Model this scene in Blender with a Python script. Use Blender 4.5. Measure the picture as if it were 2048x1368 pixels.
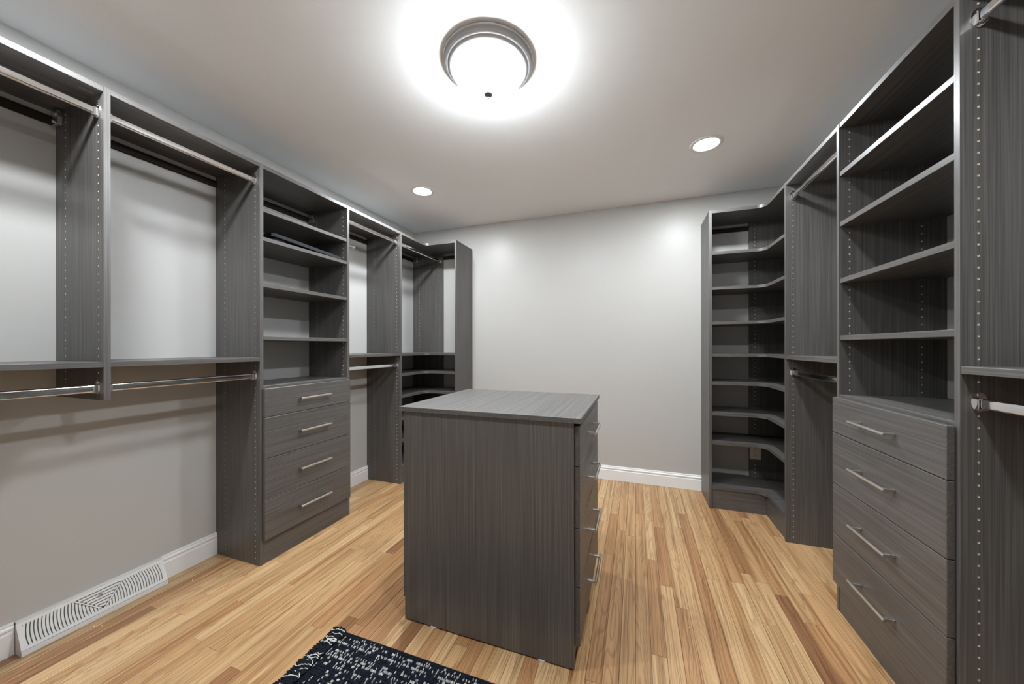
import bpy, bmesh, math, random
import numpy as np
from mathutils import Vector, Matrix

for o in list(bpy.data.objects):
    bpy.data.objects.remove(o, do_unlink=True)
scene = bpy.context.scene
COL = scene.collection
R = math.radians
random.seed(7)

# ------------------------------------------------------------------ camera
cam_data = bpy.data.cameras.new('camera')
cam = bpy.data.objects.new('camera', cam_data)
COL.objects.link(cam)
cam_data.sensor_fit = 'HORIZONTAL'
cam_data.sensor_width = 36.0
cam_data.lens = 36.0 * 697.34 / 2048
cam_data.shift_y = 9.49 / 2048
cam_data.clip_start = 0.02
cam.matrix_world = (Matrix.Translation((2.2891, 0.0, 1.1934)) @ Matrix.Rotation(0.3407, 4, 'Z')
                    @ Matrix.Rotation(math.pi / 2, 4, 'X') @ Matrix.Rotation(-0.0011, 4, 'Z'))
scene.camera = cam

# ------------------------------------------------------------------ world, exposure
world = bpy.data.worlds.new('world')
scene.world = world
world.use_nodes = True
world.node_tree.nodes['Background'].inputs[0].default_value = (0.9, 0.95, 1.0, 1)
world.node_tree.nodes['Background'].inputs[1].default_value = 0.6
scene.view_settings.view_transform = 'Standard'
scene.view_settings.look = 'None'
scene.view_settings.gamma = 1.0
scene.view_settings.use_curve_mapping = False
scene.view_settings.exposure = 0.44
LAMP_W = 46.0       # flush mount lamp
CAN_W = 19.0        # each recessed lamp
LIGHT_COL = (0.905, 0.960, 1.0)

# ------------------------------------------------------------------ dimensions (metres)
W = 3.511           # room width
YB = 3.2505         # back wall
YF = -1.00          # wall behind the camera
CH = 2.439          # ceiling
H = 2.196           # height of the closet panels
DL = 0.3639         # front plane of the left run
XR = 3.1526         # front plane of the right run
YC = 2.914          # front plane of the corner returns
T = 0.019
TS = 0.021
XE, XF = 0.6837, 2.8004
yZ, yA, yB, yC, yD = 0.130, 0.7383, 1.3288, 1.9386, 2.5304
yG, yH, yI, yJ = 2.5636, 1.972, 1.3508, 0.742

# ------------------------------------------------------------------ materials
def new_mat(name):
    m = bpy.data.materials.new(name)
    m.use_nodes = True
    nt = m.node_tree
    b = nt.nodes['Principled BSDF']
    return m, nt, b

def N(nt, kind, **kw):
    n = nt.nodes.new(kind)
    for k, v in kw.items():
        if k in n.inputs:
            n.inputs[k].default_value = v
        else:
            setattr(n, k, v)
    return n

def simple(name, col, rough=0.5, metal=0.0, spec=0.5):
    m, nt, b = new_mat(name)
    b.inputs['Base Color'].default_value = (*col, 1)
    b.inputs['Roughness'].default_value = rough
    b.inputs['Metallic'].default_value = metal
    b.inputs['Specular IOR Level'].default_value = spec
    return m

def ramp(nt, stops):
    r = nt.nodes.new('ShaderNodeValToRGB')
    e = r.color_ramp.elements
    while len(e) < len(stops):
        e.new(0.5)
    for el, (p, c) in zip(e, stops):
        el.position = p
        el.color = (*c, 1)
    return r

def laminate(name, axis):
    """dark grey-brown wood-print laminate, fine lines running along one axis"""
    m, nt, b = new_mat(name)
    L = nt.links.new
    tc = N(nt, 'ShaderNodeTexCoord')
    oi = N(nt, 'ShaderNodeObjectInfo')
    off = N(nt, 'ShaderNodeVectorMath', operation='SCALE')
    cmb = N(nt, 'ShaderNodeCombineXYZ', X=1.0, Y=1.0, Z=1.0)
    L(cmb.outputs[0], off.inputs[0]); L(oi.outputs['Random'], off.inputs['Scale'])
    sc = {'x': (2.2, 330, 330), 'y': (330, 2.2, 330), 'z': (330, 330, 2.2)}[axis]
    sc2 = {'x': (.9, 90, 90), 'y': (90, .9, 90), 'z': (90, 90, .9)}[axis]
    add = N(nt, 'ShaderNodeVectorMath', operation='ADD')
    L(tc.outputs['Object'], add.inputs[0]); L(off.outputs[0], add.inputs[1])
    facs = []
    for s in (sc, sc2):
        mp = N(nt, 'ShaderNodeVectorMath', operation='MULTIPLY')
        L(add.outputs[0], mp.inputs[0]); mp.inputs[1].default_value = s
        nz = N(nt, 'ShaderNodeTexNoise', Scale=1.0, Detail=2.0, Roughness=0.6)
        L(mp.outputs[0], nz.inputs['Vector'])
        facs.append(nz)
    mix = N(nt, 'ShaderNodeMath', operation='MULTIPLY_ADD')
    L(facs[0].outputs[0], mix.inputs[0]); mix.inputs[1].default_value = 0.68
    m2 = N(nt, 'ShaderNodeMath', operation='MULTIPLY'); L(facs[1].outputs[0], m2.inputs[0]); m2.inputs[1].default_value = 0.32
    L(m2.outputs[0], mix.inputs[2])
    rp = ramp(nt, [(0.30, LAM_DARK), (0.50, LAM_MID), (0.70, LAM_LIGHT)])
    L(mix.outputs[0], rp.inputs[0]); L(rp.outputs[0], b.inputs['Base Color'])
    rr = N(nt, 'ShaderNodeMapRange', **{'From Min': .3, 'From Max': .7, 'To Min': .46, 'To Max': .38})
    L(mix.outputs[0], rr.inputs[0]); L(rr.outputs[0], b.inputs['Roughness'])
    bp = N(nt, 'ShaderNodeBump', Strength=0.10, Distance=0.0006)
    L(facs[0].outputs[0], bp.inputs['Height']); L(bp.outputs[0], b.inputs['Normal'])
    b.inputs['Specular IOR Level'].default_value = 0.75
    return m

LAM_DARK, LAM_MID, LAM_LIGHT = (.046, .042, .0395), (.086, .080, .0755), (.145, .137, .131)
LAM = {a: laminate('laminate_grain_' + a, a) for a in 'xyz'}
CHIP = simple('raw_chipboard', (.86, .78, .66), .85)
CHROME = simple('chrome', (.86, .86, .87), .10, 1.0)
ZINC = simple('zinc_metal', (.62, .62, .63), .32, 1.0)
NICKEL = simple('brushed_nickel', (.62, .60, .57), .30, 1.0)
FIXTURE = simple('satin_grey_metal', (.46, .475, .49), .38, .35)
FINIALM = simple('dark_finial_metal', (.10, .10, .10), .5, .3)
WHITE = simple('white_trim_paint', (.80, .80, .79), .35)
VENTW = simple('white_enamel', (.74, .74, .73), .42)
DARKGAP = simple('dark_duct', (.30, .30, .30), .8)
RAILM = simple('dark_brown_rail', (.024, .017, .015), .75, spec=.15)
BOARDM = simple('black_board', (.011, .012, .015), .6, spec=.3)
PLATE = simple('outlet_plastic', (.72, .68, .66), .4)
SLOT = simple('outlet_slot', (.02, .02, .02), .7)
FELT = simple('clear_grey_glide', (.62, .62, .63), .5)
CRUMB = simple('pale_dust_crumb', (.85, .80, .72), .9)

def paint(name, col, rough, scale, strength, patches=()):
    m, nt, b = new_mat(name)
    L = nt.links.new
    b.inputs['Base Color'].default_value = (*col, 1)
    b.inputs['Roughness'].default_value = rough
    b.inputs['Specular IOR Level'].default_value = .35
    geo = N(nt, 'ShaderNodeNewGeometry')
    n1 = N(nt, 'ShaderNodeTexNoise', Scale=scale, Detail=3.0)
    L(geo.outputs['Position'], n1.inputs['Vector'])
    h = n1.outputs[0]
    n2 = N(nt, 'ShaderNodeTexNoise', Scale=2.2, Detail=2.0)
    L(geo.outputs['Position'], n2.inputs['Vector'])
    ad = N(nt, 'ShaderNodeMath', operation='MULTIPLY_ADD'); L(n2.outputs[0], ad.inputs[0]); ad.inputs[1].default_value = 2.0
    L(h, ad.inputs[2]); h = ad.outputs[0]
    for (c, rad, amp) in patches:            # filled and sanded spots in the plaster
        d = N(nt, 'ShaderNodeVectorMath', operation='DISTANCE'); L(geo.outputs['Position'], d.inputs[0]); d.inputs[1].default_value = c
        mr = N(nt, 'ShaderNodeMapRange', interpolation_type='SMOOTHSTEP', **{'From Min': rad, 'From Max': rad * .35, 'To Min': 0.0, 'To Max': amp})
        L(d.outputs['Value'], mr.inputs[0])
        n3 = N(nt, 'ShaderNodeTexNoise', Scale=26.0, Detail=4.0); L(geo.outputs['Position'], n3.inputs['Vector'])
        mu = N(nt, 'ShaderNodeMath', operation='MULTIPLY'); L(mr.outputs[0], mu.inputs[0]); L(n3.outputs[0], mu.inputs[1])
        a2 = N(nt, 'ShaderNodeMath', operation='ADD'); L(h, a2.inputs[0]); L(mu.outputs[0], a2.inputs[1]); h = a2.outputs[0]
    bp = N(nt, 'ShaderNodeBump', Strength=strength, Distance=.002)
    L(h, bp.inputs['Height']); L(bp.outputs[0], b.inputs['Normal'])
    return m

WALL = paint('wall_paint_warm_grey', (.490, .482, .466), .42, 130, .10)
WALLB = paint('back_wall_paint', (.460, .448, .428), .38, 130, .10,
              patches=(((1.60, YB, 1.86), .15, 9.0), ((1.80, YB, 1.84), .13, 10.0), ((.98, YB, 1.90), .08, 8.0)))
CEIL = paint('ceiling_paint', (.91, .925, .94), .6, 60, .22)

def oak():
    m, nt, b = new_mat('oak_floor')
    L = nt.links.new
    tc = N(nt, 'ShaderNodeTexCoord'); oi = N(nt, 'ShaderNodeObjectInfo')
    sc = N(nt, 'ShaderNodeVectorMath', operation='SCALE'); sc.inputs[0].default_value = (17.3, 9.1, 5.7)
    L(oi.outputs['Random'], sc.inputs['Scale'])
    p = N(nt, 'ShaderNodeVectorMath', operation='ADD'); L(tc.outputs['Object'], p.inputs[0]); L(sc.outputs[0], p.inputs[1])
    def noise(v, s, det=3.0, dist=0.0, ro=.55):
        mu = N(nt, 'ShaderNodeVectorMath', operation='MULTIPLY'); L(p.outputs[0], mu.inputs[0]); mu.inputs[1].default_value = v
        n = N(nt, 'ShaderNodeTexNoise', Scale=s, Detail=det, Distortion=dist, Roughness=ro); L(mu.outputs[0], n.inputs['Vector'])
        return n
    # board tone: object colour picked per plank
    sep = N(nt, 'ShaderNodeSeparateColor'); L(oi.outputs['Color'], sep.inputs[0])
    tone = ramp(nt, [(0.0, (.58, .388, .205)), (.35, (.50, .305, .148)), (.62, (.42, .228, .105)), (.85, (.30, .148, .070)), (1.0, (.19, .090, .045))])
    L(sep.outputs[0], tone.inputs[0])
    # cathedral growth rings: contour lines of a stretched noise
    big = noise((10, .62, 1), 1.0, 1.2, .3)
    rings = N(nt, 'ShaderNodeMath', operation='MULTIPLY'); L(big.outputs[0], rings.inputs[0]); rings.inputs[1].default_value = 26.0
    fr = N(nt, 'ShaderNodeMath', operation='FRACT'); L(rings.outputs[0], fr.inputs[0])
    rr = ramp(nt, [(0.0, (1.03, 1.03, 1.03)), (.60, (.97, .96, .95)), (.86, (.60, .54, .48)), (1.0, (1.0, 1.0, 1.0))])
    L(fr.outputs[0], rr.inputs[0])
    fine = noise((300, 2.2, 1), 1.0, 2.0)
    fr2 = ramp(nt, [(.30, (.52, .46, .40)), (.50, (1, 1, 1)), (1, (1.08, 1.08, 1.08))]); L(fine.outputs[0], fr2.inputs[0])
    streak = noise((60, .9, 1), 1.0, 3.0)
    st = ramp(nt, [(.28, (.58, .47, .38)), (.46, (.96, .95, .94)), (.72, (1.12, 1.13, 1.14))]); L(streak.outputs[0], st.inputs[0])
    # dark mineral streaks on a few boards (object colour green channel)
    knot = noise((15, 1.3, 1), 1.0, 2.5, .8)
    kr = N(nt, 'ShaderNodeMapRange', **{'From Min': .62, 'From Max': .80, 'To Min': 0.0, 'To Max': .8}); L(knot.outputs[0], kr.inputs[0])
    km = N(nt, 'ShaderNodeMath', operation='MULTIPLY'); L(kr.outputs[0], km.inputs[0]); L(sep.outputs[1], km.inputs[1])
    def mulc(a, bb, fac=1.0):
        mx = N(nt, 'ShaderNodeMix', data_type='RGBA', blend_type='MULTIPLY'); mx.inputs[0].default_value = fac
        L(a, mx.inputs[6]); L(bb, mx.inputs[7]); return mx.outputs[2]
    c = mulc(tone.outputs[0], st.outputs[0]); c = mulc(c, rr.outputs[0], .70); c = mulc(c, fr2.outputs[0], .9)
    dk = N(nt, 'ShaderNodeMix', data_type='RGBA', blend_type='MIX'); L(km.outputs[0], dk.inputs[0]); L(c, dk.inputs[6]); dk.inputs[7].default_value = (.13, .06, .032, 1)
    L(dk.outputs[2], b.inputs['Base Color'])
    b.inputs['Roughness'].default_value = .34
    b.inputs['Specular IOR Level'].default_value = .4
    bp = N(nt, 'ShaderNodeBump', Strength=.06, Distance=.001); L(fine.outputs[0], bp.inputs['Height']); L(bp.outputs[0], b.inputs['Normal'])
    return m
OAK = oak()
SUBFLOOR = simple('subfloor_gap', (.10, .055, .03), .8)

def emitter(name, col, strength):
    m = bpy.data.materials.new(name); m.use_nodes = True
    nt = m.node_tree; nt.nodes.clear()
    e = N(nt, 'ShaderNodeEmission', Strength=strength); e.inputs[0].default_value = (*col, 1)
    o = N(nt, 'ShaderNodeOutputMaterial'); nt.links.new(e.outputs[0], o.inputs[0])
    return m
CAN_GLOW = emitter('lit_lens', LIGHT_COL, 9.0)
BULB_R = .028
BULB_GLOW = emitter('lit_bulb', LIGHT_COL, .08 * LAMP_W / 2 / (math.pi * 4 * math.pi * BULB_R ** 2))   # radiance of the lit bulbs
DOME_L = 1.2 * LAMP_W / (math.pi * .105)                                                                # radiance of the lit glass

def glass_dome():
    m = bpy.data.materials.new('ribbed_lamp_glass'); m.use_nodes = True
    nt = m.node_tree; nt.nodes.clear(); L = nt.links.new
    tr = N(nt, 'ShaderNodeBsdfTransparent'); tr.inputs[0].default_value = (.95, .95, .945, 1)
    gl = N(nt, 'ShaderNodeBsdfGlossy', Roughness=.10); gl.inputs[0].default_value = (.9, .9, .9, 1)
    tl = N(nt, 'ShaderNodeEmission', Strength=DOME_L); tl.inputs[0].default_value = (*LIGHT_COL, 1)   # glass full of light
    geo = N(nt, 'ShaderNodeNewGeometry'); sp = N(nt, 'ShaderNodeSeparateXYZ'); L(geo.outputs['Position'], sp.inputs[0])
    hr = N(nt, 'ShaderNodeMapRange', **{'From Min': CH - .125, 'From Max': CH - .055, 'To Min': DOME_L, 'To Max': DOME_L * .18})   # brightest in front of the bulbs
    L(sp.outputs['Z'], hr.inputs[0]); L(hr.outputs[0], tl.inputs['Strength'])
    m1 = N(nt, 'ShaderNodeMixShader', Fac=.70); L(tr.outputs[0], m1.inputs[1]); L(tl.outputs[0], m1.inputs[2])
    lw = N(nt, 'ShaderNodeLayerWeight', Blend=.5)                      # the prism ribs reflect at grazing angles
    fr = N(nt, 'ShaderNodeMapRange', interpolation_type='SMOOTHSTEP', **{'From Min': .50, 'From Max': .86, 'To Min': .04, 'To Max': 1.0})
    L(lw.outputs['Facing'], fr.inputs[0])
    m2 = N(nt, 'ShaderNodeMixShader'); L(fr.outputs[0], m2.inputs[0]); L(m1.outputs[0], m2.inputs[1]); L(gl.outputs[0], m2.inputs[2])
    o = N(nt, 'ShaderNodeOutputMaterial'); L(m2.outputs[0], o.inputs[0])
    return m
DOME = glass_dome()

def yarn():
    m, nt, b = new_mat('rug_yarn')
    at = N(nt, 'ShaderNodeAttribute', attribute_name='Col')
    nt.links.new(at.outputs['Color'], b.inputs['Base Color'])
    b.inputs['Roughness'].default_value = .95
    b.inputs['Specular IOR Level'].default_value = .1
    return m
YARN = yarn()

# ------------------------------------------------------------------ object helpers
WPOS = {}          # world position of every object's origin

def link(o, parent, loc):
    COL.objects.link(o)
    pw = WPOS[parent.name] if parent else Vector((0, 0, 0))
    if parent:
        o.parent = parent
    o.location = Vector(loc) - pw
    WPOS[o.name] = Vector(loc)
    return o

def thing(name, label, cat, loc, group=None):
    o = bpy.data.objects.new(name, None)
    o.empty_display_size = .05
    link(o, None, loc)
    o['label'] = label; o['category'] = cat
    if group: o['group'] = group
    return o

def tag(o, label=None, cat=None, group=None, kind=None):
    if label: o['label'] = label
    if cat: o['category'] = cat
    if group: o['group'] = group
    if kind: o['kind'] = kind
    return o

def mk(name, verts, faces, mats, parent=None, fmat=None, smooth=False, center=True):
    """mesh object from world coordinates; its origin at the middle of its base"""
    v = np.asarray(verts, float)
    c = Vector((0, 0, 0))
    if center:
        lo, hi = v.min(0), v.max(0)
        c = Vector(((lo[0] + hi[0]) / 2, (lo[1] + hi[1]) / 2, lo[2]))
    me = bpy.data.meshes.new(name)
    me.from_pydata((v - np.array(c)).tolist(), [], faces)
    for mt in (mats if isinstance(mats, (list, tuple)) else [mats]):
        me.materials.append(mt)
    if fmat is not None:
        me.polygons.foreach_set('material_index', fmat)
    if smooth:
        me.polygons.foreach_set('use_smooth', [True] * len(me.polygons))
    me.update()
    o = bpy.data.objects.new(name, me)
    return link(o, parent, c)

def from_bm(name, bm, mats, parent=None, smooth=False):
    bmesh.ops.recalc_face_normals(bm, faces=bm.faces)
    bm.verts.ensure_lookup_table(); bm.verts.index_update()
    v = [tuple(x.co) for x in bm.verts]
    f = [[x.index for x in fc.verts] for fc in bm.faces]
    fm = [fc.material_index for fc in bm.faces]
    bm.free()
    return mk(name, v, f, mats, parent, fm, smooth)

def bm_box(bm, x0, x1, y0, y1, z0, z1, bev=0.0, mi=0):
    vs = [bm.verts.new(c) for c in ((x0, y0, z0), (x1, y0, z0), (x1, y1, z0), (x0, y1, z0), (x0, y0, z1), (x1, y0, z1), (x1, y1, z1), (x0, y1, z1))]
    fs = [bm.faces.new([vs[i] for i in q]) for q in ((0, 3, 2, 1), (4, 5, 6, 7), (0, 1, 5, 4), (1, 2, 6, 5), (2, 3, 7, 6), (3, 0, 4, 7))]
    for f in fs: f.material_index = mi
    if bev:
        es = list({e for f in fs for e in f.edges})
        bmesh.ops.bevel(bm, geom=es, offset=bev, segments=1, affect='EDGES', profile=.5)

def box(name, x0, x1, y0, y1, z0, z1, mat, parent=None, bev=.0008):
    bm = bmesh.new(); bm_box(bm, x0, x1, y0, y1, z0, z1, bev)
    return from_bm(name, bm, mat, parent)

def prism(bm, pts, z0, z1, mi=0):
    """extrude a plan polygon (x, y) from z0 to z1"""
    a = [bm.verts.new((x, y, z0)) for x, y in pts]; b = [bm.verts.new((x, y, z1)) for x, y in pts]
    n = len(pts)
    fs = [bm.faces.new(a[::-1]), bm.faces.new(b)]
    for i in range(n):
        fs.append(bm.faces.new((a[i], a[(i + 1) % n], b[(i + 1) % n], b[i])))
    for f in fs: f.material_index = mi
    return fs

def tube(bm, p0, p1, r, n=16, mi=0, rx=None, up=(0, 0, 1)):
    """straight bar, round or oval (r = half height along up, rx = half width)"""
    p0, p1 = Vector(p0), Vector(p1)
    d = (p1 - p0).normalized(); u = Vector(up); u = (u - d * u.dot(d)).normalized(); s = d.cross(u)
    rx = r if rx is None else rx
    A = []; B = []
    for i in range(n):
        t = 2 * math.pi * i / n
        o = u * (r * math.sin(t)) + s * (rx * math.cos(t))
        A.append(bm.verts.new(p0 + o)); B.append(bm.verts.new(p1 + o))
    fs = [bm.faces.new(A[::-1]), bm.faces.new(B)]
    for i in range(n):
        f = bm.faces.new((A[i], A[(i + 1) % n], B[(i + 1) % n], B[i])); f.smooth = True; fs.append(f)
    for f in fs: f.material_index = mi

def lathe(bm, prof, c, n=48, mi=0, ribs=None):
    rings = []
    for k, (r, z) in enumerate(prof):
        ring = []
        for i in range(n):
            t = 2 * math.pi * i / n
            rr = r
            if ribs and r > .01:
                rr = r - ribs * (0.5 - 0.5 * math.cos(math.pi * (i % 2) )) * min(1, r / .05)
            ring.append(bm.verts.new((c[0] + rr * math.cos(t), c[1] + rr * math.sin(t), z)))
        rings.append(ring)
    for a, b in zip(rings[:-1], rings[1:]):
        for i in range(n):
            f = bm.faces.new((a[i], a[(i + 1) % n], b[(i + 1) % n], b[i])); f.material_index = mi; f.smooth = not ribs
    return rings

# ------------------------------------------------------------------ the room
def struct(o, label, cat):
    return tag(o, label, cat, kind='structure')

struct(box('wall_left', -.12, 0, YF, YB, 0, CH, WALL, bev=0), 'warm light grey painted wall behind the left closet run', 'wall')
struct(box('wall_right', W, W + .12, YF, YB, 0, CH, WALL, bev=0), 'warm light grey painted wall behind the right closet run', 'wall')
struct(box('wall_back', -.12, W + .12, YB, YB + .12, 0, CH, WALLB, bev=0), 'bare warm light grey back wall with patched spots', 'wall')
struct(box('wall_front', -.12, W + .12, YF - .12, YF, 0, CH, WALL, bev=0), 'light grey wall behind the viewer', 'wall')
struct(box('ceiling', -.12, W + .12, YF - .12, YB + .12, CH, CH + .10, CEIL, bev=0), 'light grey painted ceiling', 'ceiling')

floor = box('floor', -.12, W + .12, YF - .12, YB + .12, -.10, -.0125, SUBFLOOR, bev=0)
struct(floor, 'natural oak strip floor of narrow boards', 'floor')

# oak strips, each board its own piece
BW = 0.0572
rng = random.Random(21)
def plank_mesh(bm, x0, x1, y0, y1):
    g = .00035; c = .0011
    x0 += g; x1 -= g; y0 += g; y1 -= g
    zt = rng.uniform(-.0004, 0)
    a = [bm.verts.new(p) for p in ((x0, y0, -.012), (x1, y0, -.012), (x1, y1, -.012), (x0, y1, -.012))]
    b = [bm.verts.new(p) for p in ((x0, y0, zt - c), (x1, y0, zt - c), (x1, y1, zt - c), (x0, y1, zt - c))]
    d = [bm.verts.new(p) for p in ((x0 + c, y0 + c * .4, zt), (x1 - c, y0 + c * .4, zt), (x1 - c, y1 - c * .4, zt), (x0 + c, y1 - c * .4, zt))]
    for lo, hi in ((a, b), (b, d)):
        for i in range(4):
            bm.faces.new((lo[i], lo[(i + 1) % 4], hi[(i + 1) % 4], hi[i]))
    bm.faces.new(d); bm.faces.new(a[::-1])
Y_SPLIT = .46
ncol = int(math.ceil(W / BW))
bm_far = bmesh.new()
for ci in range(ncol):
    x0 = ci * BW; x1 = min(W, x0 + BW)
    y = Y_SPLIT + (0 if ci % 3 else .0)
    first = True
    while y < YB - 1e-4:
        ln = rng.choice((.42, .58, .70, .86, 1.02, 1.2, 1.45)) * rng.uniform(.85, 1.15)
        if first: ln *= rng.uniform(.4, 1.0); first = False
        y1 = y + ln
        if YB - y1 < .22: y1 = YB
        bm = bmesh.new(); plank_mesh(bm, x0, x1, y, y1)
        p = from_bm('plank', bm, OAK, floor)
        t = min(1, max(0, rng.gauss(.32, .22)))
        if rng.random() < .10: t = rng.uniform(.62, .90)
        p.color = (t, 1.0 if rng.random() < .22 else 0.0, rng.random(), 1)
        y = y1
    y = YF
    while y < Y_SPLIT - 1e-4:
        y1 = min(Y_SPLIT, y + rng.uniform(.5, 1.2))
        if Y_SPLIT - y1 < .2: y1 = Y_SPLIT
        plank_mesh(bm_far, x0, x1, y, y1); y = y1
pf = from_bm('plank_field', bm_far, OAK, floor); pf.color = (.3, 0, 0, 1)
tag(pf, kind='stuff')

# baseboards: a moulded profile (distance from wall, height)
BPROF = [(0, 0), (.013, 0), (.013, .086), (.0105, .090), (.0105, .097), (.0135, .101), (.0125, .108), (.008, .113), (.0085, .118), (.006, .124), (0, .124)]
def baseboard(name, runs, label):
    bm = bmesh.new()
    for wall, a, b in runs:
        rows = []
        for s in (a, b):
            row = []
            for d, z in BPROF:
                p = {'L': (d, s, z), 'R': (W - d, s, z), 'B': (s, YB - d, z), 'F': (s, YF + d, z)}[wall]
                row.append(bm.verts.new(p))
            rows.append(row)
        n = len(BPROF)
        for i in range(n):
            bm.faces.new((rows[0][i], rows[0][(i + 1) % n], rows[1][(i + 1) % n], rows[1][i]))
        bm.faces.new(rows[0]); bm.faces.new(rows[1][::-1])
    return struct(from_bm(name, bm, WHITE), label, 'baseboard')
baseboard('baseboard_left', [('L', YF, .6305), ('L', 1.0795, yB), ('L', yC + T, yD)], 'white moulded baseboard along the left wall')
baseboard('baseboard_back', [('B', XE + T, XF)], 'white moulded baseboard along the bare back wall')
baseboard('baseboard_right', [('R', YF, yJ), ('R', yJ + T, yI), ('R', yH + T, yG)], 'white moulded baseboard along the right wall')

# ------------------------------------------------------------------ closet pieces
HZ0, HP = .0055, .032
def drilled_panel(name, depth, z0, z1, place, mat, parent, sides=(True, True), cols=(.040, None), t=T):
    """upright panel with shelf-pin holes drilled at 32 mm; local (s from wall, n across, z) placed by a function"""
    c1 = .079; c2 = depth - .0375
    r = .0030; hd = .0036
    V = []; F = []; M = []
    def v(s, n, z):
        V.append(place(s, n, z)); return len(V) - 1
    k0 = int(math.ceil((z0 + .012 - HZ0) / HP)); k1 = int(math.floor((z1 - .020 - HZ0) / HP))
    e = .0006
    for side in (0, 1):
        n = 0.0 if side == 0 else t
        dn = 1 if side == 0 else -1
        def quad(s0, s1, za, zb):
            F.append((v(s0, n, za), v(s1, n, za), v(s1, n, zb), v(s0, n, zb))); M.append(0)
        if not sides[side]:
            quad(0, depth, z0, z1); continue
        hw = .006
        za, zb = HZ0 + HP * (k0 - .5), HZ0 + HP * (k1 + .5)
        for s0, s1 in ((0, c1 - hw), (c1 + hw, c2 - hw), (c2 + hw, depth)):
            quad(s0, s1, z0, z1)
        for c in (c1, c2):
            quad(c - hw, c + hw, z0, za); quad(c - hw, c + hw, zb, z1)
            for k in range(k0, k1 + 1):
                zc = HZ0 + HP * k; zl, zh = zc - HP / 2, zc + HP / 2
                O = [v(*q) for q in ((c + hw, n, zc), (c + hw, n, zh), (c, n, zh), (c - hw, n, zh), (c - hw, n, zc), (c - hw, n, zl), (c, n, zl), (c + hw, n, zl))]
                I = [v(c + r * math.cos(i * math.pi / 4), n, zc + r * math.sin(i * math.pi / 4)) for i in range(8)]
                D = [v(c + r * math.cos(i * math.pi / 4), n + dn * hd, zc + r * math.sin(i * math.pi / 4)) for i in range(8)]
                for i in range(8):
                    j = (i + 1) % 8
                    F.append((O[i], O[j], I[j], I[i])); M.append(0)
                    F.append((I[i], I[j], D[j], D[i])); M.append(1)
                F.append(tuple(D)); M.append(1)
    a = [v(0, 0, z0), v(depth, 0, z0), v(depth, t, z0), v(0, t, z0)]
    b = [v(0, 0, z1), v(depth, 0, z1), v(depth, t, z1), v(0, t, z1)]
    for q in ((a[0], a[1], a[2], a[3]), (b[0], b[1], b[2], b[3]), (a[1], a[2], b[2], b[1]), (a[0], a[3], b[3], b[0])):
        F.append(q); M.append(0)
    return mk(name, V, F, [mat, CHIP], parent, M)

def panel_left(y, parent, z0=0.0, sides=(True, True)):
    return drilled_panel('side_panel', DL, z0, H, lambda s, n, z: (s, y + n, z), LAM['z'], parent, sides)
def panel_right(y, parent, z0=0.0, sides=(True, True)):
    return drilled_panel('side_panel', W - XR, z0, H, lambda s, n, z: (W - s, y + n, z), LAM['z'], parent, sides)
def panel_back(x, parent, sides):
    return drilled_panel('side_panel', YB - YC, 0.0, H, lambda s, n, z: (x + n, YB - s, z), LAM['z'], parent, sides)

def shelf(name, x0, x1, y0, y1, ztop, parent, grain='y', t=TS):
    return box(name, x0, x1, y0, y1, ztop - t, ztop, LAM[grain], parent, .0007)

FITTING = simple('grey_connector', (.16, .14, .12), .6)
def connectors(sh, xf, out, y0, y1):
    """short connector strips let into the underside of a top shelf at its ends"""
    for y, s in ((y0, 1), (y1, -1)):
        for d in (.050, .285):
            x = xf - out * d
            ya, yb = sorted((y + s * .010, y + s * .046))
            box('connector', x - .005, x + .005, ya, yb, TOPZ - TS - .0006, TOPZ - TS + .001, FITTING, sh, 0)

def rod(parent, x, y0, y1, z, face):
    """oval chrome closet rod along y with a cup bracket at each end"""
    bm = bmesh.new()
    n = 24; hw, hh = .0075, .015
    A = []; B = []
    for i in range(n):                       # stadium section
        t = 2 * math.pi * i / n
        px = hw * math.cos(t); pz = (hh - hw) * (1 if math.sin(t) > 1e-6 else -1 if math.sin(t) < -1e-6 else 0) + hw * math.sin(t)
        A.append(bm.verts.new((x + px, y0 + .002, z + pz))); B.append(bm.verts.new((x + px, y1 - .002, z + pz)))
    for i in range(n):
        f = bm.faces.new((A[i], A[(i + 1) % n], B[(i + 1) % n], B[i])); f.smooth = True
    bm.faces.new(A[::-1]); bm.faces.new(B)
    o = from_bm('rod', bm, CHROME, parent)
    tag(o, 'chrome hanging rod')
    for y, s in ((y0, 1), (y1, -1)):
        bm = bmesh.new()
        tube(bm, (x, y, z + .004), (x, y + s * .003, z + .004), .027, 24, rx=.017)          # oval flange
        for dx in (-.0105, .0088):                                                          # cup walls
            bm_box(bm, x + dx, x + dx + .0017, min(y, y + s * .016), max(y, y + s * .016), z - .018, z + .012, .0005)
        tube(bm, (x, y, z - .0155), (x, y + s * .016, z - .0155), .0032, 12, rx=.0105)      # cup bottom
        tube(bm, (x, y + s * .003, z + .023), (x, y + s * .0052, z + .023), .0042, 12)      # screw head
        from_bm('rod_bracket', bm, CHROME, o)
    return o

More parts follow.
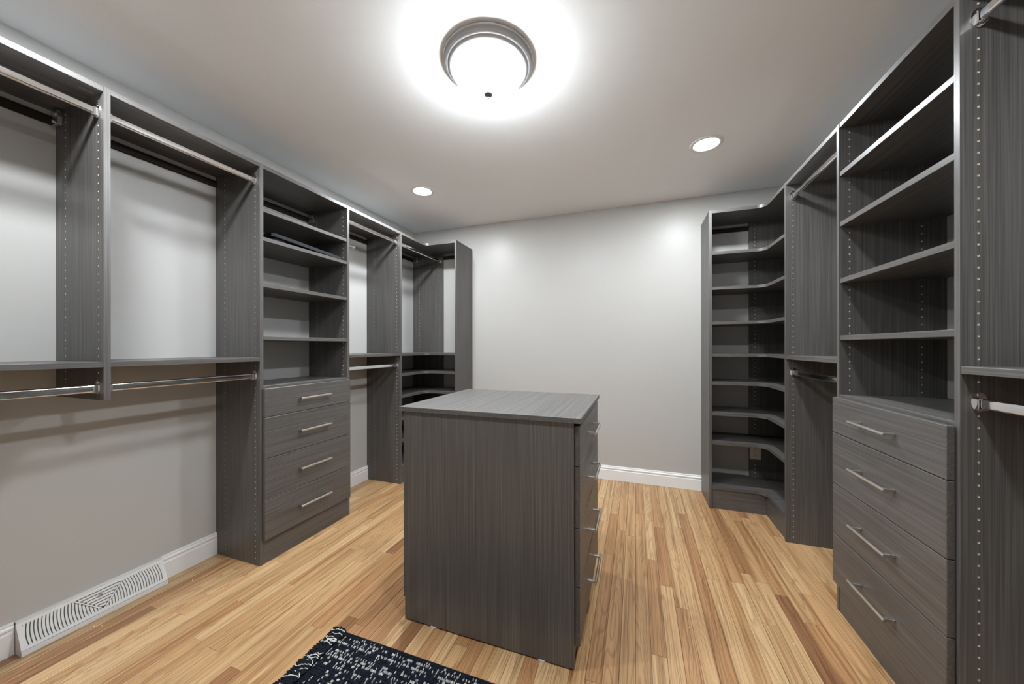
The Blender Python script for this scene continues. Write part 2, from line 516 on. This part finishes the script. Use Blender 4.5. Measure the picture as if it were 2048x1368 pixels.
def wall_rail(parent, side, a, b, bracket_at=None):
    """dark mounting rail on the wall under the top shelf"""
    z0, z1 = 2.115, 2.149
    if side == 'L': o = box('mounting_rail', 0, .014, a, b, z0, z1, RAILM, parent)
    elif side == 'R': o = box('mounting_rail', W - .014, W, a, b, z0, z1, RAILM, parent)
    else: o = box('mounting_rail', a, b, YB - .014, YB, z0, z1, RAILM, parent)
    tag(o, 'dark brown mounting rail')
    if bracket_at:
        for y, s in bracket_at:
            bm = bmesh.new()
            x = .030 if side == 'L' else W - .030
            bm_box(bm, x - .016, x + .030, min(y, y - s * .016), max(y, y - s * .016), 2.108, 2.168, .002)
            tube(bm, (x + .020, y - s * .016, 2.150), (x + .020, y - s * .022, 2.150), .008, 12)
            tube(bm, (x - .002, y - s * .016, 2.124), (x - .002, y - s * .021, 2.124), .007, 12)
            bm_box(bm, x - .028, x - .010, min(y - s * .004, y - s * .013), max(y - s * .004, y - s * .013), 2.130, 2.172, .001)
            b_ = from_bm('hanging_bracket', bm, ZINC, o)
            tag(b_, 'zinc suspension bracket')
    return o

def bar_handle(parent, face_x, out, yc, zc, half=.110):
    """straight bar pull on two square posts"""
    bm = bmesh.new()
    xb = face_x + out * .034
    tube(bm, (xb, yc - half, zc), (xb, yc + half, zc), .0062, 14)
    for s in (-1, 1):
        yp = yc + s * (half - .016)
        x0, x1 = sorted((face_x, xb))
        bm_box(bm, x0, x1, yp - .0065, yp + .0065, zc - .005, zc + .005, .001)
    o = from_bm('handle', bm, NICKEL, parent)
    return tag(o, 'brushed nickel bar pull')

def drawer(parent, face_x, out, y0, y1, z0, z1):
    x0, x1 = sorted((face_x, face_x - out * .019))
    d = box('drawer', x0, x1, y0, y1, z0 + .0013, z1 - .0013, LAM['y'], parent, .0016)
    bar_handle(d, face_x, out, (y0 + y1) / 2, (z0 + z1) / 2 + .002)
    return d

TOPZ = H            # tops of the top shelves are flush with the panels
LOWZ = 1.137
ROD_LO, ROD_UP = 1.0345, 2.104
XLR, XRR = DL - .0375, XR + .0375

# ---- left run, from the camera towards the back wall
def hanging_left(label, y0, y1, upright_y, up_z0, brackets, group):
    u = thing('hanging_section', label, 'closet', (DL / 2, (y0 + y1) / 2, 0.0 if up_z0 == 0 else up_z0), group)
    for yy, zz in upright_y:
        panel_left(yy, u, zz)
    connectors(shelf('top_shelf', 0, DL - .002, y0, y1, TOPZ, u), DL, 1, y0, y1)
    shelf('shelf', 0, DL - .001, y0, y1, LOWZ, u)
    rod(u, XLR, y0, y1, ROD_UP, 1)
    rod(u, XLR, y0, y1, ROD_LO, 1)
    wall_rail(u, 'L', y0, y1, brackets)
    return u
GH = 'double hanging sections of the closet'
hanging_left('double hanging section on left wall nearest the viewer, with panel ending above the floor',
             yZ + T, yA, [(yZ, 0.0), (yA, .9885)], .9885, [(yA, 1)], GH)
hanging_left('double hanging section on left wall directly before the left drawer tower',
             yA + T, yB, [], 1.02, None, GH)

t1 = thing('drawer_tower', 'dark grey left drawer tower with four drawers and four open shelves above', 'closet', (DL / 2, (yB + yC) / 2, 0), 'drawer towers of the closet')
panel_left(yB, t1); panel_left(yC, t1)
connectors(shelf('top_shelf', 0, DL - .002, yB + T, yC, TOPZ, t1), DL, 1, yB + T, yC)
for z in (1.959, 1.800, 1.545, 1.252):
    shelf('shelf', .004, DL - .003, yB + T, yC, z, t1)
shelf('deck', 0, DL - .001, yB + T, yC, .978, t1)
FZ = [.1335, .355, .580, .807, .966]
for a, b in zip(FZ[:-1], FZ[1:]):
    drawer(t1, DL + .0215, 1, yB + .0115, yC + .0065, a, b)
box('toe_kick', DL - .020, DL - .0015, yB + T, yC, 0, .130, LAM['y'], t1)
wall_rail(t1, 'L', yB + T, yC, [(yC, 1)])

u4 = hanging_left('double hanging section between left drawer tower and left corner shelves',
                  yC + T, yD, [(yD, 0.0)], 0.0, None, GH)
bm = bmesh.new()
px, pz = .345, 1.922
tube(bm, (px, yC + T, pz), (px, yC + T + .004, pz), .012, 20)
tube(bm, (px, yC + T, pz), (px, yC + T + .058, pz), .0042, 14)
bmesh.ops.create_uvsphere(bm, u_segments=16, v_segments=10, radius=.0085, matrix=Matrix.Translation((px, yC + T + .022, pz)))
bmesh.ops.create_uvsphere(bm, u_segments=18, v_segments=12, radius=.0115, matrix=Matrix.Translation((px, yC + T + .062, pz)))
for f in bm.faces: f.smooth = True
tag(from_bm('valet_peg', bm, CHROME, u4), 'small chrome valet peg with ball end')

# ---- corner units
def arc(cx, cy, r, a0, a1, n=8):
    return [(cx + r * math.cos(R(a0 + (a1 - a0) * i / n)), cy + r * math.sin(R(a0 + (a1 - a0) * i / n))) for i in range(n + 1)]
RF = .055
KT = .019
yK = YB - .004 - KT            # corner support panel stands flat near the back wall
def corner_plan_left(inset=.002):
    f = DL - inset; g = YC + inset
    return [(0, yD + T), (f, yD + T)] + arc(f + RF, g - RF, RF, 180, 90) + [(XE, g), (XE, YB), (DL + .009, YB), (DL + .009, yK), (0, yK)]
def corner_plan_right(inset=.002):
    f = XR + inset; g = YC + inset
    return [(XF + T, g)] + arc(f - RF, g - RF, RF, 90, 0) + [(f, yG + T), (W, yG + T), (W, yK), (3.137, yK), (3.137, YB), (XF + T, YB)]
def corner_shelf(name, plan, ztop, parent, mat):
    bm = bmesh.new(); prism(bm, plan, ztop - TS, ztop)
    for f in bm.faces:
        if abs(f.normal.z) < .5 and len(f.verts) == 4: f.smooth = False
    return from_bm(name, bm, mat, parent)

c1 = thing('corner_shelves', 'dark grey left corner shelf unit with hanging rod above its shelves', 'closet', (DL / 2, YB - .2, 0), 'corner shelf units of the closet')
drilled_panel('corner_panel', DL + .006, 0, H, lambda s, n, z: (s, yK + n, z), LAM['z'], c1, (True, False))
panel_back(XE, c1, (True, False))
corner_shelf('top_shelf', corner_plan_left(), TOPZ, c1, LAM['x'])
for z in (1.134, .957, .7665, .570, .376, .157):
    corner_shelf('corner_shelf', corner_plan_left(), z, c1, LAM['x'])
bm = bmesh.new()
bm_box(bm, DL - .027, DL - .008, yD + T, YC + .027, 0, .136)
bm_box(bm, DL - .008, XE, YC + .008, YC + .027, 0, .136)
from_bm('toe_kick', bm, LAM['y'], c1)
rod(c1, DL - .0075 - .020, yD + T, yK, 2.100, 1)
wall_rail(c1, 'L', yD + T, yK - .002, [(yK, 1)])
wall_rail(c1, 'B', DL + .010, XE)

c2 = thing('corner_shelves', 'dark grey right corner shelf unit full of L-shaped shelves', 'closet', (XR + .15, YB - .2, 0), 'corner shelf units of the closet')
panel_back(XF, c2, (False, True))
drilled_panel('corner_panel', W - 3.137, 0, H, lambda s, n, z: (W - s, yK + n, z), LAM['z'], c2, (True, False))
corner_shelf('top_shelf', corner_plan_right(), TOPZ, c2, LAM['x'])
for z in (1.890, 1.632, 1.377, 1.140, .933, .707, .494, .165):
    corner_shelf('corner_shelf', corner_plan_right(), z, c2, LAM['x'])
bm = bmesh.new()
bm_box(bm, XF + T, XR + .008, YC + .010, YC + .029, 0, .144)
bm_box(bm, XR + .008, XR + .027, yG + T, YC + .029, 0, .144)
from_bm('toe_kick', bm, LAM['x'], c2)
wall_rail(c2, 'B', XF + T, 3.136)

# ---- right run
def hanging_right(label, y0, y1, ups, group):
    u = thing('hanging_section', label, 'closet', ((XR + W) / 2, (y0 + y1) / 2, 0), group)
    for yy in ups: panel_right(yy, u)
    connectors(shelf('top_shelf', XR + .002, W, y0, y1, TOPZ, u), XR, -1, y0, y1)
    shelf('shelf', XR + .001, W, y0, y1, LOWZ, u)
    rod(u, XRR, y0, y1, ROD_UP, -1)
    rod(u, XRR, y0, y1, ROD_LO, -1)
    wall_rail(u, 'R', y0, y1)
    return u
hanging_right('double hanging section between right corner shelves and right drawer tower', yH + T, yG, [yG], GH)
t2 = thing('drawer_tower', 'dark grey right drawer tower with four drawers and four open shelves above', 'closet', ((XR + W) / 2, (yI + yH) / 2, 0), 'drawer towers of the closet')
panel_right(yH, t2); panel_right(yI, t2)
connectors(shelf('top_shelf', XR + .002, W, yI + T, yH, TOPZ, t2), XR, -1, yI + T, yH)
for z in (1.977, 1.752, 1.498, 1.242):
    shelf('shelf', XR + .003, W - .004, yI + T, yH, z, t2)
shelf('deck', XR + .001, W, yI + T, yH, .978, t2)
for a, b in zip(FZ[:-1], FZ[1:]):
    drawer(t2, XR - .0215, -1, yI + .0120, yH + .0055, a, b)
box('toe_kick', XR + .0015, XR + .020, yI + T, yH, 0, .130, LAM['y'], t2)
wall_rail(t2, 'R', yI + T, yH)
hanging_right('double hanging section on right wall nearest the viewer, cut off by the frame', yJ + T, yI, [yJ], GH)

# ------------------------------------------------------------------ island dresser
BX0, BX1, BY0, BY1 = 1.3355, 2.0748, 1.283, 1.930
isl = thing('island_dresser', 'dark wood-grain island dresser with drawers standing in the middle of the oak floor', 'dresser', ((BX0 + BX1) / 2, (BY0 + BY1) / 2, 0))
box('end_panel', BX0, BX1, BY0, BY0 + T, .006, .9125, LAM['z'], isl)
box('end_panel', BX0, BX1, BY1 - T, BY1, .006, .9125, LAM['z'], isl)
box('centre_panel', 1.690, 1.709, BY0 + T, BY1 - T, .03, .9125, LAM['z'], isl)
box('bottom_panel', BX0 + .004, BX1 - .004, BY0 + T, BY1 - T, .078, .096, LAM['y'], isl)
box('worktop', 1.3117, 2.1025, 1.2735, 1.948, .9125, .9325, LAM['y'], isl, .0009)
IZ = [.083, .301, .521, .748, .900]
for a, b in zip(IZ[:-1], IZ[1:]):
    drawer(isl, BX1 + .0205, 1, BY0 + .012, BY1 - .004, a, b)
    drawer(isl, BX0 - .0190, -1, BY0 + .016, BY1 - .004, a, b)
for x in (BX0 + .006, BX1 - .024):
    box('toe_kick', x, x + .018, BY0 + T, BY1 - T, .006, .078, LAM['y'], isl)
for gx in (1.477, 1.9515):
    for gy in (BY0 + .014, BY1 - .016):
        bm = bmesh.new(); lathe(bm, [(.0001, .006), (.018, .006), (.0185, .002), (.018, 0), (.0001, 0)], (gx, gy), 24)
        tag(from_bm('glide', bm, FELT, isl), 'round pale furniture glide')

# ------------------------------------------------------------------ ceiling lamp (flush mount with ribbed glass dome)
LC = (1.683, 1.404)
lamp = thing('ceiling_lamp', 'flush mount ceiling lamp with grey stepped metal rim and ribbed glass dome', 'lamp', (LC[0], LC[1], CH))
bm = bmesh.new()
lathe(bm, [(.0001, CH), (.187, CH), (.196, CH - .005), (.196, CH - .010), (.192, CH - .014), (.186, CH - .016), (.184, CH - .026), (.178, CH - .031), (.173, CH - .030),
           (.170, CH - .036), (.162, CH - .041), (.155, CH - .040), (.152, CH - .032), (.0001, CH - .028)], LC, 96)
from_bm('rim', bm, FIXTURE, lamp, True)
bm = bmesh.new()
prof = []
for i in range(17):
    a = i / 16 * math.pi / 2
    prof.append((max(.004, .151 * math.cos(a) ** .82), CH - .037 - .100 * math.sin(a)))
lathe(bm, prof, LC, 160, ribs=.0035)
dome = from_bm('glass_dome', bm, DOME, lamp)
tag(dome, 'clear ribbed glass dome, lit')
bm = bmesh.new()
zb = CH - .139
lathe(bm, [(.0001, zb + .006), (.018, zb + .003), (.0205, zb - .003), (.017, zb - .008), (.006, zb - .011), (.0035, zb - .014), (.0055, zb - .019), (.004, zb - .023), (.0001, zb - .024)], LC, 24)
from_bm('finial', bm, FINIALM, lamp, True)
for k in range(2):
    bm = bmesh.new()
    sx = (-1, 1)[k]
    bmesh.ops.create_uvsphere(bm, u_segments=20, v_segments=14, radius=BULB_R, matrix=Matrix.Translation((LC[0] + sx * .048, LC[1], CH - .096)))
    from_bm('bulb', bm, BULB_GLOW, lamp, True)

# ------------------------------------------------------------------ recessed lamps
cans = [((.682, 2.391), 'round recessed downlight in the ceiling near the left corner shelves', 1.0),
        ((2.700, 2.421), 'round recessed downlight in the ceiling near the right corner shelves', 1.0),
        ((.660, .550), 'round recessed downlight in the ceiling above the near left hanging section', 1.0),
        ((2.700, .550), 'round recessed downlight in the ceiling above the viewer on the right', .85)]
for (cx_, cy_), lab, k_w in cans:
    d = thing('recessed_light', lab, 'downlight', (cx_, cy_, CH), 'recessed downlights in the ceiling')
    bm = bmesh.new()
    lathe(bm, [(.0700, CH), (.0700, CH - .004), (.076, CH - .0065), (.090, CH - .005), (.094, CH - .001), (.094, CH)], (cx_, cy_), 64)
    from_bm('trim_ring', bm, WHITE, d, True)
    bm = bmesh.new()
    lathe(bm, [(.0001, CH - .0050), (.040, CH - .0048), (.0695, CH - .0030), (.0695, CH - .0005)], (cx_, cy_), 48)
    from_bm('lens', bm, CAN_GLOW, d, True)
    ld = bpy.data.lights.new('downlight', 'AREA'); ld.shape = 'DISK'; ld.size = .13; ld.energy = CAN_W * k_w; ld.color = LIGHT_COL; ld.spread = R(180)
    lo = bpy.data.objects.new('downlight', ld); link(lo, d, (cx_, cy_, CH - .0075))

# ------------------------------------------------------------------ floor vent (baseboard register)
VY0, VY1 = .632, 1.078
vent = thing('baseboard_register', 'white slanted baseboard register with curved louvre slots along the left wall', 'vent', (.03, (VY0 + VY1) / 2, 0))
A, B_ = Vector((.064, 0, .022)), Vector((.016, 0, .115))       # bottom and top of the slanted face
sl = (B_ - A).length; sd = (B_ - A).normalized(); sn = Vector((sd.z, 0, -sd.x))
def fp(y, h, off=0.0):                                          # point on the slanted face (y, height along slope)
    p = A + sd * h + sn * off
    return (p.x, y, p.z)
def slab(bm, pts, o0, o1):                                      # polygon on the slanted face with thickness
    a = [bm.verts.new(fp(y, h, o0)) for y, h in pts]; b = [bm.verts.new(fp(y, h, o1)) for y, h in pts]
    n = len(pts); bm.faces.new(a[::-1]); bm.faces.new(b)
    for i in range(n): bm.faces.new((a[i], a[(i + 1) % n], b[(i + 1) % n], b[i]))
bm = bmesh.new()
prof_v = [(0, 0), (.065, 0), (.065, .018), (.064, .022), (.058, .022), (.012, .112), (.016, .115), (.013, .121), (0, .121)]
for y0_, y1_ in ((VY0, VY0 + .002), (VY1 - .002, VY1)):         # end caps
    lo_ = [bm.verts.new((x, y0_, z)) for x, z in prof_v]; hi_ = [bm.verts.new((x, y1_, z)) for x, z in prof_v]
    bm.faces.new(lo_); bm.faces.new(hi_[::-1])
    for i in range(len(prof_v)): bm.faces.new((lo_[i], lo_[(i + 1) % len(prof_v)], hi_[(i + 1) % len(prof_v)], hi_[i]))
bm_box(bm, .060, .0652, VY0, VY1, 0, .0195, .001)               # bottom lip
bm_box(bm, 0, .0165, VY0, VY1, .112, .121, .001)                # top lip
from_bm('body', bm, VENTW, vent)
bm = bmesh.new(); slab(bm, [(VY0 + .002, .002), (VY1 - .002, .002), (VY1 - .002, sl - .002), (VY0 + .002, sl - .002)], -.016, -.015)
from_bm('damper', bm, DARKGAP, vent)
ym = (VY0 + VY1) / 2
hb, ht = .013, sl - .013
bm = bmesh.new()                                                # frame of the face plate
slab(bm, [(VY0, 0), (VY1, 0), (VY1, hb), (VY0, hb)], -.0015, 0)
slab(bm, [(VY0, ht), (VY1, ht), (VY1, sl), (VY0, sl)], -.0015, 0)
slab(bm, [(VY0, hb), (VY0 + .014, hb), (VY0 + .014, ht), (VY0, ht)], -.0015, 0)
slab(bm, [(VY1 - .014, hb), (VY1, hb), (VY1, ht), (VY1 - .014, ht)], -.0015, 0)
half_w = .072                                                   # the V in the middle
for s in (-1, 1):
    slab(bm, [(ym, hb), (ym + s * .006, hb), (ym + s * (half_w + .006), ht), (ym + s * half_w, ht)][::s], -.0015, .0004)
from_bm('face_frame', bm, VENTW, vent)
nf = 20
for s in (-1, 1):                                               # curved fins of the two side fields
    for k in range(-3, nf):
        y_t = ym + s * (half_w + .012 + k * .0098) if True else 0
        pts_l = []; pts_r = []
        base = s * (.012 + k * .0098)
        for i in range(9):
            h = hb + (ht - hb) * i / 8
            bow = .030 * (1 - (i / 8 - 0.0) ** 2)               # arcs bulging away from the middle
            yy = ym + base + s * bow * .55 + s * (i / 8) * .012
            vline = ym + s * (half_w * (i / 8) + .006)
            yo = yy + s * .0068
            if s * (yo - vline) < .0005: continue
            if s * (yy - vline) < 0: yy = vline
            lim = ym + s * ((VY1 - VY0) / 2 - .0135)
            if s * (yy - lim) > 0: continue
            if s * (yo - lim) > 0: yo = lim
            pts_l.append((yy, h)); pts_r.append((yo, h))
        if len(pts_l) < 2: continue
        bm = bmesh.new()
        for i in range(len(pts_l) - 1):
            q = [pts_l[i], pts_r[i], pts_r[i + 1], pts_l[i + 1]]
            slab(bm, q if s > 0 else q[::-1], -.0060, -.0002)
        from_bm('fin', bm, VENTW, vent)
for k in range(6):                                              # straight slats inside the V
    h0 = hb + .010 + k * (ht - hb - .010) / 6
    hw0 = half_w * (h0 - hb) / (ht - hb)
    bm = bmesh.new(); slab(bm, [(ym - hw0, h0), (ym + hw0, h0), (ym + hw0 + .003, h0 + .0088), (ym - hw0 - .003, h0 + .0088)], -.0060, -.0002)
    from_bm('slat', bm, VENTW, vent)
bm = bmesh.new()
bm_box(bm, *[c for c in (.030, .046)], ym - .003, ym + .003, .088, .098, .001)
bm_box(bm, .026, .034, ym - .006, ym + .006, .091, .095, .0006)
tag(from_bm('lever', bm, ZINC, vent), 'small grey damper lever')

# ------------------------------------------------------------------ outlet on the right corner panel
out = thing('wall_outlet', 'pale electrical outlet low inside the right corner shelves', 'outlet', (3.175, yK, .30))
ox0, ox1, oz0, oz1 = 3.138, 3.2135, .305, .420
box('cover_plate', ox0, ox1, yK - .006, yK, oz0, oz1, PLATE, out, .0018)
for zc in (.340, .386):
    bm = bmesh.new(); oxm = (ox0 + ox1) / 2
    tube(bm, (oxm, yK - .0085, zc), (oxm, yK - .006, zc), .0145, 24, rx=.017)
    rcp = from_bm('receptacle', bm, PLATE, out)
    bm = bmesh.new()
    bm_box(bm, oxm - .0085, oxm - .006, yK - .0090, yK - .0083, zc - .001, zc + .008)
    bm_box(bm, oxm + .006, oxm + .0080, yK - .0090, yK - .0083, zc, zc + .0075)
    tube(bm, (oxm, yK - .0090, zc - .0072), (oxm, yK - .0083, zc - .0072), .0028, 10)
    from_bm('slots', bm, SLOT, rcp)

# ------------------------------------------------------------------ black board lying on a shelf of the left tower
bd = thing('spare_board', 'flat black board lying slanted on the second shelf of the left drawer tower', 'board', (.21, 1.655, 1.80))
def tilted(name, x0, x1, y0, y1, z0, z1, lift, mat, parent, chamf=0.0):
    pts = [(x0, y0), (x1 - chamf, y0), (x1, y0 + chamf), (x1, y1), (x0, y1)] if chamf else [(x0, y0), (x1, y0), (x1, y1), (x0, y1)]
    bm = bmesh.new(); prism(bm, pts, z0, z1)
    for v in bm.verts: v.co.z += lift * (1 - (v.co.y - 1.41) / (1.895 - 1.41))
    return from_bm(name, bm, mat, parent)
tilted('panel', .080, .352, 1.412, 1.893, 1.8012, 1.8200, .0235, BOARDM, bd, .016)
tilted('runner', .250, .330, 1.420, 1.520, 1.8002, 1.8012, .0235, BOARDM, bd)
box('support_block', .10, .335, 1.425, 1.50, 1.8001, 1.8195, BOARDM, bd)

# ------------------------------------------------------------------ rug
RX0, RX1, RY0, RY1 = 1.157, 2.06, .52, 1.131
rug = thing('rug', 'black and white woven rug with black fringe in front of the island dresser', 'rug', ((RX0 + RX1) / 2, (RY0 + RY1) / 2, 0))
box('backing', RX0, RX1, RY0, RY1, .0005, .0060, simple('rug_backing', (.012, .013, .018), .95), rug)
g = np.random.default_rng(5)
def yarn_object(name, V, F, C, parent):
    o = mk(name, V, F, YARN, parent, center=True, smooth=True)
    ca = o.data.color_attributes.new('Col', 'FLOAT_COLOR', 'POINT')
    ca.data.foreach_set('color', np.asarray(C, np.float32).ravel())
    tag(o, kind='stuff')
    return o
# stitches: little bumps in rows along x, crossed by warp lines
sx, sy_ = .0053, .0115
nx, ny = int((RX1 - RX0) / sx), int((RY1 - RY0) / sy_)
row_w = g.random(ny); col_w = g.random(nx)
lum = np.zeros((ny, nx))
rowp = np.clip(.16 + .75 * (row_w > .45) * g.random(ny), 0, 1)
colp = np.clip(.55 + .8 * (col_w > .5) * g.random(nx), .4, 1.35)
for j in range(ny):
    run = 0.0
    for i in range(nx):
        run = .72 * run + .28 * g.random()
        lum[j, i] = 1.0 if (g.random() < rowp[j] * colp[i] * (0.5 + run)) else 0.0
ii, jj = np.meshgrid(np.arange(nx), np.arange(ny))
cx0 = RX0 + (ii + .5) * sx; cy0 = RY0 + (jj + .5) * sy_
cx0 = cx0.ravel() + g.normal(0, .0006, ii.size); cy0 = cy0.ravel() + g.normal(0, .0004, ii.size)
hx = np.where(lum.ravel() > 0, .0021, .0028); hy = np.where(lum.ravel() > 0, .0064, .0072)
hz = .0096 + g.normal(0, .0006, ii.size)
tpl = np.array([(-1, -.5, 0), (-1, .5, 0), (1, .5, 0), (1, -.5, 0), (-.55, -.7, .8), (-.55, .7, .8), (.55, .7, .8), (.55, -.7, .8), (0, 0, 1.0)])
ang = g.normal(.0, .25, ii.size)
ca_, sa_ = np.cos(ang), np.sin(ang)
vx = tpl[None, :, 0] * hx[:, None]; vy = tpl[None, :, 1] * hy[:, None]
VX = cx0[:, None] + vx * ca_[:, None] - vy * sa_[:, None]
VY = cy0[:, None] + vx * sa_[:, None] + vy * ca_[:, None]
VZ = .0055 + tpl[None, :, 2] * (hz - .0055)[:, None]
V = np.stack([VX, VY, VZ], -1).reshape(-1, 3)
ft = np.array([(0, 4, 5, 1), (1, 5, 6, 2), (2, 6, 7, 3), (3, 7, 4, 0)]); ft2 = np.array([(4, 8, 5), (5, 8, 6), (6, 8, 7), (7, 8, 4)])
base = np.arange(ii.size)[:, None, None] * 9
F = (ft[None] + base).reshape(-1, 4).tolist() + (ft2[None] + base).reshape(-1, 3).tolist()
dark = np.array([.010, .012, .019, 1.0]); light = np.array([.60, .60, .58, 1.0])
Cst = np.where(lum.ravel()[:, None] > 0, light[None] * np.concatenate([g.uniform(.55, 1.05, (ii.size, 1))] * 4, 1), dark[None] * np.concatenate([g.uniform(.7, 1.5, (ii.size, 1))] * 4, 1))
Cst[:, 3] = 1
yarn_object('weave', V, F, np.repeat(Cst, 9, 0), rug)
# fringe strands on both short ends
V = []; F = []; C = []
def strand(path, r, col):
    b0 = len(V)
    n = len(path)
    for k, p in enumerate(path):
        d = (path[min(k + 1, n - 1)] - path[max(k - 1, 0)]).normalized()
        s = d.cross(Vector((0, 0, 1)));  s = s.normalized() if s.length > 1e-5 else Vector((0, 1, 0))
        u = s.cross(d)
        for q in range(5):
            t = 2 * math.pi * q / 5
            V.append(tuple(p + s * (r * math.cos(t)) + u * (r * math.sin(t)))); C.append(col)
    for k in range(n - 1):
        for q in range(5):
            F.append((b0 + k * 5 + q, b0 + k * 5 + (q + 1) % 5, b0 + (k + 1) * 5 + (q + 1) % 5, b0 + (k + 1) * 5 + q))
rg = random.Random(3)
for end, sgn in ((RX0, -1), (RX1, 1)):
    y = RY0
    while y < RY1 + .004:
        for rep in range(3):
            white = rg.random() < .085
            ln = rg.uniform(.048, .074)
            ph = rg.uniform(0, 6.28); am = rg.uniform(.002, .006); fr = rg.uniform(5, 11); dr = rg.gauss(.0, .010)
            path = []
            for k in range(12):
                f = k / 11
                z = .0085 * (1 - f) + .0035 + rg.uniform(0, .0025) + (.006 * math.sin(f * 3.1) * rg.random()) + (.003 if white else 0)
                path.append(Vector((end + sgn * ln * f + am * .6 * math.cos(fr * f + ph), y + dr * f + am * math.sin(fr * f + ph) + rg.gauss(0, .0006), z)))
            strand(path, .0017 if white else .0024, (.62, .60, .55, 1) if white else (.010, .012, .018, 1))
        y += .0042
yarn_object('fringe', V, F, C, rug)
# overcast edge along both long sides
V = []; F = []; C = []
for yy in (RY0, RY1):
    x = RX0
    while x < RX1:
        strand([Vector((x, yy - .003, .004)), Vector((x + .002, yy - .001, .0095)), Vector((x + .003, yy + .002, .008)), Vector((x + .0035, yy + .003, .002))], .0030, (.011, .013, .020, 1))
        x += .0062
yarn_object('edging', V, F, C, rug)

# ------------------------------------------------------------------ crumbs left on the floor
rc = random.Random(11)
V = []; F = []
def crumb(x, y, s):
    b0 = len(V)
    for dx, dy, dz in ((-1, -.6, 0), (.8, -.8, 0), (1, .7, 0), (-.7, .9, 0), (0, 0, 1.1)):
        V.append((x + dx * s * rc.uniform(.6, 1.2), y + dy * s * rc.uniform(.6, 1.2), .0002 + dz * s))
    for q in ((0, 1, 4), (1, 2, 4), (2, 3, 4), (3, 0, 4), (0, 3, 2, 1)):
        F.append(tuple(b0 + i for i in q))
for _ in range(26): crumb(rc.uniform(2.35, 3.10), rc.uniform(1.45, 2.6), rc.uniform(.0012, .0028))
for _ in range(10): crumb(3.115 - abs(rc.gauss(0, .03)), rc.uniform(2.0, 2.5), rc.uniform(.0012, .003))
for _ in range(8): crumb(rc.uniform(.05, .16), rc.uniform(.8, 1.25), rc.uniform(.0012, .003))
for _ in range(5): crumb(rc.uniform(.45, 1.1), rc.uniform(1.3, 1.9), rc.uniform(.0012, .0026))
cr = mk('floor_crumbs', V, F, CRUMB)
tag(cr, 'pale crumbs of dust scattered over the oak floor', 'dust', kind='stuff')
